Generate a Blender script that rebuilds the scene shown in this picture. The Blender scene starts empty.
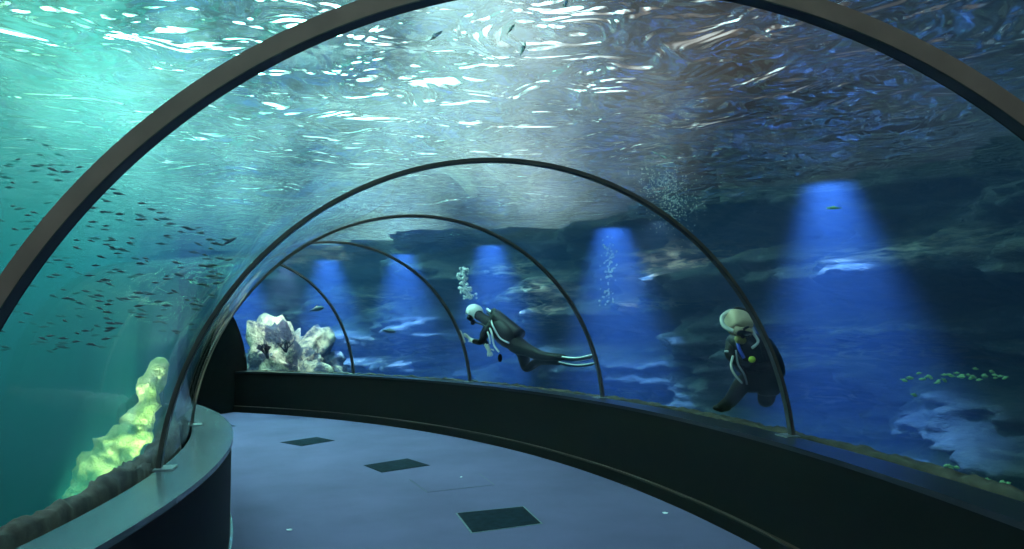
import bpy, bmesh, math, random
import numpy as np
from mathutils import Vector, Matrix, noise
from math import pi, sin, cos, sqrt, atan2, radians as R_

SC = bpy.context.scene
COL = SC.collection

# ------------------------------------------------------------------ camera
# the origin is the centre of the bend; the tunnel runs round it at radius ~10.1 m
F_PX, PITCH, ROLL, YAW = 711.3, 0.07169, -0.01308, 0.22157
CAM = Vector((10.172, 0.0, 1.5))
_fw = Vector((-sin(YAW), cos(YAW), 0)); _rt = Vector((cos(YAW), sin(YAW), 0)); _up = Vector((0, 0, 1))
FWD = _fw * cos(PITCH) + _up * sin(PITCH); _U = _up * cos(PITCH) - _fw * sin(PITCH)
RGT = _rt * cos(ROLL) + _U * sin(ROLL); UPV = _U * cos(ROLL) - _rt * sin(ROLL)
cam_d = bpy.data.cameras.new('camera'); cam = bpy.data.objects.new('camera', cam_d); COL.objects.link(cam)
cam_d.sensor_width = 36; cam_d.lens = F_PX / 1024 * 36; cam_d.clip_start = 0.05; cam_d.clip_end = 300
cam.matrix_world = Matrix(((RGT.x, UPV.x, -FWD.x, CAM.x), (RGT.y, UPV.y, -FWD.y, CAM.y), (RGT.z, UPV.z, -FWD.z, CAM.z), (0, 0, 0, 1)))
SC.camera = cam

def at(px, py, d):
    """point seen at pixel px,py at depth d along the view axis"""
    return CAM + d * (FWD + RGT * ((px - 512) / F_PX) + UPV * ((274.5 - py) / F_PX))

def P(r, th, z):
    return Vector((r * cos(th), r * sin(th), z))

# ------------------------------------------------------------------ world and light
SC.view_settings.view_transform = 'Standard'; SC.view_settings.look = 'None'
SC.view_settings.gamma = 1; SC.view_settings.use_curve_mapping = False
SC.view_settings.exposure = -0.1
SC.cycles.use_denoising = True
SC.cycles.max_bounces = 16; SC.cycles.transparent_max_bounces = 32
SC.cycles.transmission_bounces = 8; SC.cycles.glossy_bounces = 5; SC.cycles.diffuse_bounces = 2
SC.cycles.volume_bounces = 0; SC.cycles.sample_clamp_indirect = 4; SC.cycles.sample_clamp_direct = 0

ZW = 3.2            # water level
world = bpy.data.worlds.new('world'); SC.world = world; world.use_nodes = True
def make_world():
    """overcast daylight reaching the tank from the inner (left) side, dusk on the outer side"""
    t = world.node_tree; bg = t.nodes['Background']; N = t.nodes.new; L = t.links.new
    tc = N('ShaderNodeTexCoord'); sp = N('ShaderNodeSeparateXYZ'); L(tc.outputs['Generated'], sp.inputs[0])
    def m(op, a, b=None, c=None):
        x = N('ShaderNodeMath'); x.operation = op
        for i, v in enumerate((a, b, c)):
            if v is None: continue
            if hasattr(v, 'is_linked'): L(v, x.inputs[i])
            else: x.inputs[i].default_value = v
        return x.outputs[0]
    neg = m('MULTIPLY', sp.outputs[0], -1.0)
    ang = m('DIVIDE', m('ARCTAN2', neg, sp.outputs[1]), pi)          # 0 straight along the tunnel, + to the inner side
    rp = N('ShaderNodeValToRGB'); e = rp.color_ramp.elements
    fac = m('MULTIPLY_ADD', ang, 0.5, 0.5); L(fac, rp.inputs[0])
    stops = [(0.0, (0.1, 0.2, 0.2)), (0.44, (0.012, 0.018, 0.028)), (0.485, (0.06, 0.05, 0.04)), (0.51, (0.11, 0.12, 0.12)), (0.53, (0.36, 0.48, 0.48)), (0.565, (0.6, 1.1, 1.02)), (0.62, (0.22, 0.85, 0.68)), (0.7, (0.48, 0.98, 0.42)), (0.9, (0.15, 0.4, 0.35))]
    while len(e) < len(stops): e.new(0.5)
    for k, (p, c) in enumerate(stops): e[k].position = p; e[k].color = c + (1,)
    nz = N('ShaderNodeTexNoise'); nz.inputs['Scale'].default_value = 4.0; nz.inputs['Detail'].default_value = 4; L(tc.outputs['Generated'], nz.inputs[0])
    zen = N('ShaderNodeMix'); zen.data_type = 'RGBA'
    zf = N('ShaderNodeMapRange'); zf.inputs[1].default_value = 0.55; zf.inputs[2].default_value = 0.95; L(sp.outputs[2], zf.inputs[0])
    L(zf.outputs[0], zen.inputs[0]); L(rp.outputs[0], zen.inputs[6]); zen.inputs[7].default_value = (0.07, 0.12, 0.2, 1)
    sc = N('ShaderNodeVectorMath'); sc.operation = 'SCALE'; L(zen.outputs[2], sc.inputs[0]); lo = N('ShaderNodeMapRange'); lo.interpolation_type = 'SMOOTHSTEP'; lo.inputs[1].default_value = 0.02; lo.inputs[2].default_value = 0.22; lo.inputs[3].default_value = 0.12; L(sp.outputs[2], lo.inputs[0])
    L(m('MULTIPLY', lo.outputs[0], m('MAXIMUM', m('MULTIPLY_ADD', nz.outputs[0], 9.0, -3.2), 0.42)), sc.inputs[3])
    L(sc.outputs[0], bg.inputs[0]); bg.inputs[1].default_value = WORLD
WORLD = 3.3
make_world()

def light(name, kind, loc, energy, color, target=None, size=0.1, spot=None, blend=0.5, sizey=None):
    d = bpy.data.lights.new(name, kind); d.energy = energy; d.color = color
    if kind == 'AREA':
        d.size = size
        if sizey: d.shape = 'RECTANGLE'; d.size_y = sizey
    else: d.shadow_soft_size = size
    if spot: d.spot_size = spot; d.spot_blend = blend
    o = bpy.data.objects.new(name, d); COL.objects.link(o); o.location = loc
    if target is not None:
        o.rotation_euler = (Vector(target) - Vector(loc)).to_track_quat('-Z', 'Y').to_euler()
    return o

# unseen fill light added behind the camera to brighten the near rib
light('rib_fill_light', 'POINT', (10.0 * cos(-0.3), 10.0 * sin(-0.3), 2.25), 26, (1.0, 0.62, 0.66), None, 0.12)
# skylight over the inner (left) half of the tank
# blue spotlights hung along the outer rock wall, shining down through the water
BLUE = (0.22, 0.46, 1.0)
for th in (0.595, 0.86, 1.06, 1.22, 1.36, 1.52, 0.30):  # the weak last one is added to light the green fish
    p = P(14.2, th, ZW + 0.4)
    light('blue_spotlight', 'SPOT', p, 32000 if th > 0.4 else 1500, BLUE, P(14.5, th, 0), 0.08, spot=R_(50), blend=1.0)
light('skylight_fill', 'AREA', (2.0, 5.0, 6.0), 4000, (0.5, 0.98, 0.88), (2.0, 5.0, 0), 11, sizey=11)
light('skylight_fill', 'AREA', (2.5, 11.5, 5.5), 2200, (0.28, 1.0, 0.82), (2.5, 11.5, 0), 6, sizey=8)  # second area light, added to turn the far-left water teal

# ------------------------------------------------------------------ material helpers
def lin(h):
    v = [int(h[i:i+2], 16) / 255 for i in (0, 2, 4)]
    return tuple((c / 12.92 if c <= 0.04045 else ((c + 0.055) / 1.055) ** 2.4) for c in v) + (1,)

class NT:
    def __init__(s, name):
        s.m = bpy.data.materials.new(name); s.m.use_nodes = True; s.t = s.m.node_tree
        s.t.nodes.clear(); s.out = s.n('ShaderNodeOutputMaterial')
    def n(s, kind, **kw):
        x = s.t.nodes.new(kind)
        for k, v in kw.items():
            if k in x.inputs and not hasattr(x, k): x.inputs[k].default_value = v
            else: setattr(x, k, v)
        return x
    def l(s, a, b): s.t.links.new(a, b)
    def math(s, op, a, b=None, clamp=False):
        x = s.n('ShaderNodeMath', operation=op, use_clamp=clamp)
        for i, v in enumerate((a, b)):
            if v is None: continue
            if hasattr(v, 'is_linked'): s.l(v, x.inputs[i])
            else: x.inputs[i].default_value = v
        return x.outputs[0]
    def pos(s, scale=(1, 1, 1)):
        g = s.n('ShaderNodeNewGeometry'); mp = s.n('ShaderNodeMapping'); mp.inputs['Scale'].default_value = scale
        s.l(g.outputs['Position'], mp.inputs[0]); return mp.outputs[0]
    def objpos(s, scale=(1, 1, 1)):
        g = s.n('ShaderNodeTexCoord'); mp = s.n('ShaderNodeMapping'); mp.inputs['Scale'].default_value = scale
        s.l(g.outputs['Object'], mp.inputs[0]); return mp.outputs[0]
    def noise(s, vec, scale, detail=3, rough=0.5, dist=0):
        x = s.n('ShaderNodeTexNoise'); s.l(vec, x.inputs['Vector'])
        x.inputs['Scale'].default_value = scale; x.inputs['Detail'].default_value = detail
        x.inputs['Roughness'].default_value = rough; x.inputs['Distortion'].default_value = dist
        return x.outputs[0]
    def ramp(s, fac, stops):
        x = s.n('ShaderNodeValToRGB'); s.l(fac, x.inputs[0]); e = x.color_ramp.elements
        while len(e) < len(stops): e.new(0.5)
        for i, (p, c) in enumerate(stops): e[i].position = p; e[i].color = c
        return x.outputs[0]
    def bump(s, h, strength, dist):
        x = s.n('ShaderNodeBump'); x.inputs['Strength'].default_value = strength; x.inputs['Distance'].default_value = dist
        s.l(h, x.inputs['Height']); return x.outputs[0]

def flat(name, hexc, rough=0.5, metal=0.0, var=0.0, scale=8, spec=0.5, bump=0.0):
    m = NT(name); b = m.n('ShaderNodeBsdfPrincipled')
    c = lin(hexc); b.inputs['Roughness'].default_value = rough; b.inputs['Metallic'].default_value = metal
    b.inputs['Specular IOR Level'].default_value = spec
    if var:
        nz = m.noise(m.objpos(), scale, 4)
        lo = tuple(v * (1 - var) for v in c[:3]) + (1,); hi = tuple(min(1, v * (1 + var)) for v in c[:3]) + (1,)
        m.l(m.ramp(nz, [(0.3, lo), (0.7, hi)]), b.inputs['Base Color'])
        if bump: m.l(m.bump(nz, bump, 0.02), b.inputs['Normal'])
    else: b.inputs['Base Color'].default_value = c
    m.l(b.outputs[0], m.out.inputs[0]); return m.m

def mat_carpet():
    m = NT('carpet'); b = m.n('ShaderNodeBsdfPrincipled'); v = m.pos()
    big = m.noise(v, 0.9, 4, 0.6); fine = m.noise(v, 160, 2)
    mix = m.math('ADD', m.math('MULTIPLY', big, 0.7), m.math('MULTIPLY', fine, 0.3))
    m.l(m.ramp(mix, [(0.25, lin('403c58')), (0.75, lin('575374'))]), b.inputs['Base Color'])
    b.inputs['Roughness'].default_value = 0.9; b.inputs['Specular IOR Level'].default_value = 0.15
    m.l(m.bump(fine, 0.3, 0.004), b.inputs['Normal']); m.l(b.outputs[0], m.out.inputs[0]); return m.m

def mat_thin_glass():
    m = NT('acrylic'); lw = m.n('ShaderNodeLayerWeight'); lw.inputs[0].default_value = 0.5
    f = m.math('POWER', lw.outputs['Facing'], 5.0)
    f = m.math('ADD', m.math('MULTIPLY', f, 0.55), 0.018)
    tr = m.n('ShaderNodeBsdfTransparent'); tr.inputs[0].default_value = (0.955, 0.975, 0.975, 1)
    gl = m.n('ShaderNodeBsdfGlossy'); gl.inputs['Roughness'].default_value = 0.0
    mx = m.n('ShaderNodeMixShader'); m.l(f, mx.inputs[0]); m.l(tr.outputs[0], mx.inputs[1]); m.l(gl.outputs[0], mx.inputs[2])
    m.l(mx.outputs[0], m.out.inputs[0]); return m.m

def mat_water():
    m = NT('water'); tr = m.n('ShaderNodeBsdfTransparent'); m.l(tr.outputs[0], m.out.inputs[0])
    sc = m.n('ShaderNodeVolumeScatter'); sc.inputs['Color'].default_value = (0.22, 0.42, 1.0, 1); sc.inputs['Density'].default_value = VS
    sc.inputs['Anisotropy'].default_value = 0.2
    ab = m.n('ShaderNodeVolumeAbsorption'); ab.inputs['Color'].default_value = (0.0, 0.55, 0.88, 1); ab.inputs['Density'].default_value = 0.12
    ad = m.n('ShaderNodeAddShader'); m.l(sc.outputs[0], ad.inputs[0]); m.l(ab.outputs[0], ad.inputs[1])
    m.l(ad.outputs[0], m.out.inputs['Volume']); return m.m
VS = 0.062

def mat_surface():
    m = NT('rippled water surface'); v = m.pos((1, 1, 1))
    n1 = m.noise(v, 0.75, 1, 0.5, 0.4); n2 = m.noise(v, 2.4, 2, 0.55, 1.0)
    h = m.math('ADD', m.math('MULTIPLY', n1, 1.1), m.math('MULTIPLY', n2, 0.62))
    bp = m.bump(h, 1.0, 0.66)
    g = m.n('ShaderNodeBsdfGlass'); g.inputs['IOR'].default_value = 1.33; g.inputs['Roughness'].default_value = 0.02
    m.l(bp, g.inputs['Normal'])
    tr = m.n('ShaderNodeBsdfTransparent')
    mx = m.n('ShaderNodeMixShader'); mx.inputs[0].default_value = 0.82
    m.l(tr.outputs[0], mx.inputs[1]); m.l(g.outputs[0], mx.inputs[2]); m.l(mx.outputs[0], m.out.inputs[0]); return m.m

def mat_rock(name, a, b_, c, scale=1.0, strat=2.2, lit_pale=False):
    m = NT(name); b = m.n('ShaderNodeBsdfPrincipled'); v = m.pos((1, 1, strat))
    n1 = m.noise(v, 0.55 * scale, 6, 0.62, 0.8); n2 = m.noise(v, 3.0 * scale, 5, 0.65)
    mix = m.math('ADD', m.math('MULTIPLY', n1, 0.75), m.math('MULTIPLY', n2, 0.25))
    col = m.ramp(mix, [(0.38, lin(a)), (0.5, lin(b_)), (0.62, lin(c))])
    if lit_pale:
        at_ = m.n('ShaderNodeAttribute', attribute_name='lit_pale'); n3 = m.noise(m.pos((0.7, 0.7, 3.6)), 2.6, 6, 0.68, 1.2)
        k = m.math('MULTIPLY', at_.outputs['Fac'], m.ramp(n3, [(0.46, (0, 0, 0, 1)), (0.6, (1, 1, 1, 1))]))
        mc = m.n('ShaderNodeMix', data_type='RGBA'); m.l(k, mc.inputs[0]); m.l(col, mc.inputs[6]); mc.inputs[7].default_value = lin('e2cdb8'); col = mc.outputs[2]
    m.l(col, b.inputs['Base Color'])
    b.inputs['Roughness'].default_value = 0.85
    m.l(m.bump(n2, 0.8, 0.12), b.inputs['Normal']); m.l(b.outputs[0], m.out.inputs[0]); return m.m

M = {}
M['carpet'] = mat_carpet(); M['glass'] = mat_thin_glass(); M['water'] = mat_water(); M['surface'] = mat_surface()
M['black'] = flat('black laminate', '070506', 0.6, spec=0.12)
M['ledge'] = flat('grey ledge laminate', '4a545c', 0.22, var=0.25, scale=1.5)
M['ledge_dark'] = flat('dark ledge laminate', '12141c', 0.3)
M['rib'] = flat('brown painted steel', 'a0786e', 0.42, 0.0, var=0.12)
M['rib_light'] = flat('worn grey steel', '83868c', 0.35, 0.6, var=0.15)
M['inner_shade'] = flat('dark grey liner', '2e3034', 0.35)
M['rib_grey'] = flat('grey brown steel', '5e5452', 0.4, 0.2, var=0.12)
M['rubber'] = flat('black sealant', '0a0a0c', 0.5)
M['stone'] = flat('brown pebble sealing', '3a3028', 0.85, var=0.6, scale=9, bump=0.8)
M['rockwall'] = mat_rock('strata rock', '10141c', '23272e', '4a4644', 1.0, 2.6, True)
M['tankwall'] = flat('painted teal tank wall', '4fa39a', 0.9, var=0.1, scale=0.4)
M['seabed'] = mat_rock('sandy seabed', '12181a', '1e2628', '303838', 1.5, 1)
M['roof'] = flat('hall roof', '30363a', 0.9)
M['dark'] = flat('dark lining', '040405', 0.9, spec=0.1)
M['patch'] = flat('dark carpet inlay', '0f1b26', 0.95, var=0.35, scale=14, spec=0.05)

# ------------------------------------------------------------------ mesh helpers
def obj(name, verts, faces, mat, parent=None, smooth=False, loc=None):
    me = bpy.data.meshes.new(name); me.from_pydata([tuple(v) for v in verts], [], faces); me.validate(); me.update()
    return mobj(name, me, mat, parent, smooth, loc)

def mobj(name, me, mat, parent=None, smooth=False, loc=None):
    if mat is not None: me.materials.append(mat)
    if smooth: me.polygons.foreach_set('use_smooth', [True] * len(me.polygons))
    o = bpy.data.objects.new(name, me); COL.objects.link(o)
    if loc is not None: o.location = loc
    if parent: o.parent = parent
    return o

def bobj(name, bm, mat, parent=None, smooth=False, loc=None):
    bmesh.ops.recalc_face_normals(bm, faces=bm.faces)
    me = bpy.data.meshes.new(name); bm.to_mesh(me); bm.free()
    return mobj(name, me, mat, parent, smooth, loc)

def tag(o, label=None, cat=None, group=None, kind=None):
    if label: o['label'] = label
    if cat: o['category'] = cat
    if group: o['group'] = group
    if kind: o['kind'] = kind
    return o

def struct(o, label=None):
    o['kind'] = 'structure'
    if label: o['label'] = label
    return o

def sweep(sections, closed=True, caps=True):
    """sections: list of equal-length closed loops of Vectors"""
    n = len(sections[0]); vs = [v for s in sections for v in s]; fs = []
    for i in range(len(sections) - 1):
        for j in range(n if closed else n - 1):
            k = (j + 1) % n
            fs.append((i * n + j, i * n + k, (i + 1) * n + k, (i + 1) * n + j))
    if caps: fs.append(tuple(range(n))[::-1]); fs.append(tuple((len(sections) - 1) * n + j for j in range(n)))
    return vs, fs

def ring(name, prof, t0, t1, n, mat, smooth=True, parent=None):
    """a (r,z) profile carried round the bend"""
    secs = [[P(r, t0 + (t1 - t0) * i / n, z) for r, z in prof] for i in range(n + 1)]
    vs, fs = sweep(secs); o = obj(name, vs, fs, mat, parent, smooth)
    if smooth:
        bm = bmesh.new(); bm.from_mesh(o.data); bmesh.ops.recalc_face_normals(bm, faces=bm.faces)
        for e in bm.edges:
            if len(e.link_faces) == 2 and e.calc_face_angle(0) > 0.5: e.smooth = False
        bm.to_mesh(o.data); bm.free()
    return o

# ------------------------------------------------------------------ the tunnel
RM, A_, B_, ZC, HL = 10.1217, 1.9622, 1.9530, 0.5716, 0.7298
ROF, RIF = 11.875, 8.423
RO, RI = 12.077, 8.166
TB, TE = -0.42, 1.372      # the built stretch of the tunnel
RIBS = [0.2008] + [0.4426 + 0.2352 * k for k in range(4)]
S0 = math.asin((HL - ZC) / B_)

def arch(off, t, zlow=None):
    return RM + (A_ + off) * cos(t), ZC + (B_ + off) * sin(t)

floor = struct(ring('floor', [(RIF - 0.1, 0), (ROF + 0.1, 0), (ROF + 0.1, -0.1), (RIF - 0.1, -0.1)], TB, TE + 0.02, 120, M['carpet']))
struct(ring('wall_right', [(ROF, 0.0), (ROF, HL - 0.03), (ROF + 0.12, HL - 0.03), (ROF + 0.12, 0.0)], TB, TE + 0.02, 120, M['black']), 'black curved parapet along the outer side of the tunnel')
struct(ring('wall_left', [(RIF, 0.0), (RIF, HL - 0.03), (RIF - 0.12, HL - 0.03), (RIF - 0.12, 0.0)], TB, TE + 0.02, 120, M['black']), 'black curved parapet along the inner side of the tunnel')
struct(ring('trim_1', [(ROF - 0.012, HL - 0.03), (ROF - 0.012, HL), (RO + 0.02, HL), (RO + 0.02, HL - 0.03)], TB, TE + 0.02, 120, M['ledge_dark']), 'dark ledge capping the outer parapet')
struct(ring('trim_2', [(RIF + 0.012, HL - 0.03), (RIF + 0.012, HL), (RI - 0.02, HL), (RI - 0.02, HL - 0.03)], TB, TE + 0.02, 120, M['ledge']), 'grey reflective ledge capping the inner parapet')
struct(ring('baseboard_right', [(ROF, 0.0), (ROF - 0.03, 0.0), (ROF - 0.03, 0.1), (ROF - 0.022, 0.108), (ROF, 0.108)], TB, TE + 0.02, 120, M['black']))
struct(ring('trim_3', [(ROF, 0.108), (ROF - 0.026, 0.108), (ROF - 0.026, 0.114), (ROF, 0.114)], TB, TE, 120, flat('brown edge strip', '3a2a26', 0.5, spec=0.2)))
struct(ring('baseboard_left', [(RIF, 0.0), (RIF + 0.02, 0.0), (RIF + 0.02, 0.03), (RIF, 0.03)], TB, TE, 120, flat('steel strip', '8f98a0', 0.25, 0.8)))

# acrylic panels, one arch per bay
bays = [TB] + RIBS + [TE]
for i in range(len(bays) - 1):
    a, b = bays[i], bays[i + 1]; n = 18; k = 72; vs = []; fs = []
    for s, off in ((0, 0.035), (1, 0.085)):
        for ii in range(n + 1):
            th = a + (b - a) * ii / n
            for j in range(k + 1):
                t = S0 - 0.03 + (pi - 2 * S0 + 0.06) * j / k; r, z = arch(off, t); vs.append(P(r, th, z))
    N = (n + 1) * (k + 1); idx = lambda s, i_, j_: s * N + i_ * (k + 1) + j_
    for ii in range(n):
        for j in range(k):
            for s in (0, 1):
                q = (idx(s, ii, j), idx(s, ii + 1, j), idx(s, ii + 1, j + 1), idx(s, ii, j + 1)); fs.append(q if s else q[::-1])
    struct(obj('window_%d' % (i + 1), vs, fs, M['glass'], smooth=True), 'clear curved acrylic panel of the tunnel')

# ribs
rib_labels = ['large brown steel arch rib nearest the camera, cut by the top of the photo',
              'second arch rib, complete half circle standing in front of the crouched diver',
              'middle arch rib whose foot is just right of the swimming diver\'s fins',
              'arch rib whose outer foot stands below the swimming diver\'s hand',
              'farthest and smallest arch rib, beside the pale coral rocks']
def rib(th, label):
    root = bpy.data.objects.new('arch_rib', None); COL.objects.link(root); root.location = P(RM, th, HL)
    tag(root, label, 'arch rib', 'steel arch ribs of the tunnel')
    er = Vector((cos(th), sin(th), 0)); et = Vector((-sin(th), cos(th), 0))
    def bar(name, o0, o1, y0, y1, mat):
        secs = []; k = 120
        for j in range(k + 1):
            t = S0 + (pi - 2 * S0) * j / k; loop = []
            for off, y in ((o0, y0), (o1, y0), (o1, y1), (o0, y1)):
                r, z = arch(off, t); loop.append(er * r + et * y + Vector((0, 0, z)) - root.location)
            secs.append(loop)
        vs, fs = sweep(secs); o = obj(name, vs, fs, mat, root)
        bm = bmesh.new(); bm.from_mesh(o.data); bmesh.ops.recalc_face_normals(bm, faces=bm.faces)
        for f in bm.faces: f.smooth = True
        for e in bm.edges:
            if len(e.link_faces) == 2 and e.calc_face_angle(0) > 0.5: e.smooth = False
        bm.to_mesh(o.data); bm.free(); return o
    near = th < 0.3; lo = -0.02 if near else 0.012; w = 0.022 if near else 0.024
    bar('steel_band', lo, 0.034, -w, w, M['rib'] if near else M['rib_grey'])
    bar('sealing_strip', lo + 0.006, 0.034, w, w + (0.022 if near else 0.014), M['rubber']); bar('unlit_inner_face', lo - 0.004, lo, -w, w, M['inner_shade'])  # dark inner bar paints the unlit look of the rib's inner face
    for s in (1, -1):
        r0 = RM + s * (A_ + 0.009) * cos(S0)
        bm = bmesh.new(); bmesh.ops.create_cube(bm, size=1)
        for v in bm.verts:
            v.co = er * (r0 + v.co.x * 0.10 - s * 0.02) + et * (v.co.y * 0.14) + Vector((0, 0, HL + 0.004 + v.co.z * 0.008)) - root.location
        bobj('foot_plate', bm, M['rib_light'], root)
    return root
for th, lb in zip(RIBS, rib_labels): rib(th, lb)

# outer seal: dark gap and pebbled strip outside the glass
def pebble_ring(name, r0, r1, z, amp, seed):
    vs = []; fs = []; n = 900; k = 8
    for i in range(n + 1):
        th = TB + (TE - TB) * i / n
        for j in range(k + 1):
            u = j / k; r = r0 + (r1 - r0) * u
            p = P(r, th, z)
            h = amp * (noise.noise(p * 9 + Vector((seed, 0, 0))) + 0.6 * noise.noise(p * 23)) + amp * 1.2 * sin(pi * min(1, u * 1.4))
            if j in (0, k): h = -0.15
            p.z += h; vs.append(p)
    for i in range(n):
        for j in range(k):
            a = i * (k + 1) + j; fs.append((a, a + 1, a + k + 2, a + k + 1))
    return obj(name, vs, fs, M['stone'], smooth=True)
struct(pebble_ring('trim_4', RO + 0.09, RO + 0.26, HL - 0.02, 0.02, 3), 'pebbly stone kerb outside the outer glass')
struct(pebble_ring('trim_5', RI - 0.09, RI - 0.28, HL - 0.01, 0.035, 7), 'brown stone kerb outside the inner glass')
struct(ring('foundation', [(RO + 0.24, HL - 0.06), (RO + 0.24, -1.2), (RI - 0.24, -1.2), (RI - 0.24, HL - 0.06), (RI - 0.14, HL - 0.06), (RI - 0.14, -0.11), (RO + 0.14, -0.11), (RO + 0.14, HL - 0.06)], TB, TE + 0.02, 120, M['dark']))

# end wall, plus an unseen wall added behind the camera to block light
def section_wall(name, th, thick, mat, hole=False):
    secs = []
    for dy in (0, thick):
        loop = [Vector((r * cos(th), r * sin(th), z)) + Vector((-sin(th), cos(th), 0)) * dy for r, z in [arch(0.09, t) for t in np.linspace(0, pi, 60)] + [(RI - 0.1, -0.1), (RO + 0.1, -0.1)]]
        secs.append(loop)
    vs, fs = sweep(secs); return obj(name, vs, fs, mat)
struct(section_wall('wall_back', TE, 0.3, M['dark']), 'dark end of the tunnel'); struct(section_wall('wall_light_block', TB, -0.3, M['dark']))

# ------------------------------------------------------------------ tank
def grid_wall(name, fn, nu, nv, mat):
    vs = [fn(i / nu, j / nv) for i in range(nu + 1) for j in range(nv + 1)]
    fs = [(i * (nv + 1) + j, (i + 1) * (nv + 1) + j, (i + 1) * (nv + 1) + j + 1, i * (nv + 1) + j + 1) for i in range(nu) for j in range(nv)]
    return obj(name, vs, fs, mat, smooth=True)
ZB = -1.3
def rockfn(u, v):
    th = -0.25 + 2.2 * u; z = ZB + (ZW + 0.25 - ZB) * v
    p = P(15.9, th, z); q = Vector((p.x * 0.35, p.y * 0.35, z * 1.3))
    r = 15.9 - 1.5 * (noise.fractal(q, 0.9, 2.1, 5)) - 0.5 * abs(sin(z * 3.2 + 2 * noise.noise(p * 0.5))) + 0.25 * noise.fractal(p * 1.6, 0.8, 2, 4)
    r -= max(0, 0.8 - z) * 0.1
    return P(r, th, z)
def P2(px, py, r):
    """point seen at px,py on the cylinder of radius r round the bend (far side)"""
    d = (at(px, py, 1) - CAM); a = d.x ** 2 + d.y ** 2; b = 2 * (CAM.x * d.x + CAM.y * d.y); c = CAM.x ** 2 + CAM.y ** 2 - r * r
    return CAM + d * ((-b + sqrt(b * b - 4 * a * c)) / (2 * a))
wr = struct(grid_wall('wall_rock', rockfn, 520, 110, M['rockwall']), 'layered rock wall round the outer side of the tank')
lit_pale_spots = [(528, 300, 0.55, 0.4, 1.0), (500, 268, 0.35, 0.25, 0.6), (652, 260, 0.8, 0.28, 0.75), (640, 304, 0.9, 0.07, 0.6), (830, 345, 1.3, 0.25, 0.35), (800, 400, 0.6, 0.15, 0.25),
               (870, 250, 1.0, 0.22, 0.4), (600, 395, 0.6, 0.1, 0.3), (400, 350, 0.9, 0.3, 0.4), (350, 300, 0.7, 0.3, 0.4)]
at_ = wr.data.attributes.new('lit_pale', 'FLOAT', 'POINT')  # pale rock streaks plus white-lit patches painted into the wall colour
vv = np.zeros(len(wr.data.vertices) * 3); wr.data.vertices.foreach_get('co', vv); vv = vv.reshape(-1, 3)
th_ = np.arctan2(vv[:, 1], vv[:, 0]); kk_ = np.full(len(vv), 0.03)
for px, py, w, h, a in lit_pale_spots:
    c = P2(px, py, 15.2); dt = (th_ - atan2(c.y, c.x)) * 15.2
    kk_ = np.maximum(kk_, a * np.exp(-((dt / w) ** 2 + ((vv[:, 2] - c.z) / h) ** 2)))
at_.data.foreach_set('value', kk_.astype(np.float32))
def bedfn(u, v):
    x = -20 + 42 * u; y = -8 + 42 * v
    return Vector((x, y, ZB + 0.25 + 0.35 * noise.fractal(Vector((x, y, 0)) * 0.5, 1, 2, 4)))
struct(grid_wall('tank_floor', bedfn, 160, 160, M['seabed']), 'bottom of the tank')
# painted wall on the inner side
def tankfn(u, v):
    a = 0.2 + 3.6 * u; z = ZB + (ZW + 1.0 - ZB) * v
    return Vector((2.0 + 13.0 * cos(a) * 1.0, 8.0 + 11.5 * sin(a), z))
def twall(u, v):
    pts = [(9.0, -7.0), (-4.0, -6.0), (-6.5, 2.0), (-5.5, 10.0), (-3.5, 15.6)]
    k = min(3, int(u * 4)); f = u * 4 - k
    return Vector((pts[k][0] + (pts[k+1][0] - pts[k][0]) * f, pts[k][1] + (pts[k+1][1] - pts[k][1]) * f, ZB + (ZW + 0.1 - ZB) * v))
struct(grid_wall('wall_left_tank', twall, 80, 12, M['tankwall']), 'pale teal wall far behind the fish')

# water surface
def surf(u, v):
    x = -20 + 42 * u; y = -8 + 42 * v; p = Vector((x, y, 0))
    return Vector((x, y, ZW + 0.07 * noise.fractal(p * 0.55, 1, 2, 2) + 0.03 * noise.noise(p * 1.7)))
struct(grid_wall('water_surface', surf, 300, 300, M['surface']), 'rippled underside of the water surface')
# water body: box with the tunnel left out of it
def water_body():
    x0, x1, y0, y1, z0, z1 = -21, 23, -9, 35, -2.2, ZW - 0.25
    vs = [Vector((x, y, z)) for x in (x0, x1) for y in (y0, y1) for z in (z0, z1)]
    fs = [(0, 1, 3, 2), (4, 6, 7, 5), (0, 4, 5, 1), (2, 3, 7, 6), (0, 2, 6, 4), (1, 5, 7, 3)]
    secs = []
    n = 120; a, b = TB - 0.05, TE + 0.05
    for i in range(n + 1):
        th = a + (b - a) * i / n
        secs.append([P(r, th, z) for r, z in [arch(0.095, t) for t in np.linspace(S0 - 0.03, pi - S0 + 0.03, 73)] + [(RI - 0.13, -1.35), (RO + 0.13, -1.35)]])
    v2, f2 = sweep(secs); o = len(vs); vs += v2; fs2 = [tuple(o + i for i in f) for f in f2]
    ob = obj('water', vs, fs + fs2, M['water'])
    bm = bmesh.new(); bm.from_mesh(ob.data); bmesh.ops.recalc_face_normals(bm, faces=bm.faces); bm.faces.ensure_lookup_table()
    # box faces outwards, cavity faces towards the tunnel
    fc = bm.faces[0]; c = Vector((1, 13, 1))
    flip = [f for f in bm.faces if f.index < 6 and f.normal.dot(f.calc_center_median() - c) < 0]
    bmesh.ops.reverse_faces(bm, faces=flip)
    cav = [f for f in bm.faces if f.index >= 6]
    vol = sum(f.calc_area() * f.normal.dot(f.calc_center_median()) for f in cav)
    if vol > 0: bmesh.ops.reverse_faces(bm, faces=cav)
    bm.to_mesh(ob.data); bm.free(); return ob
struct(water_body(), 'clear water of the tank')
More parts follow.
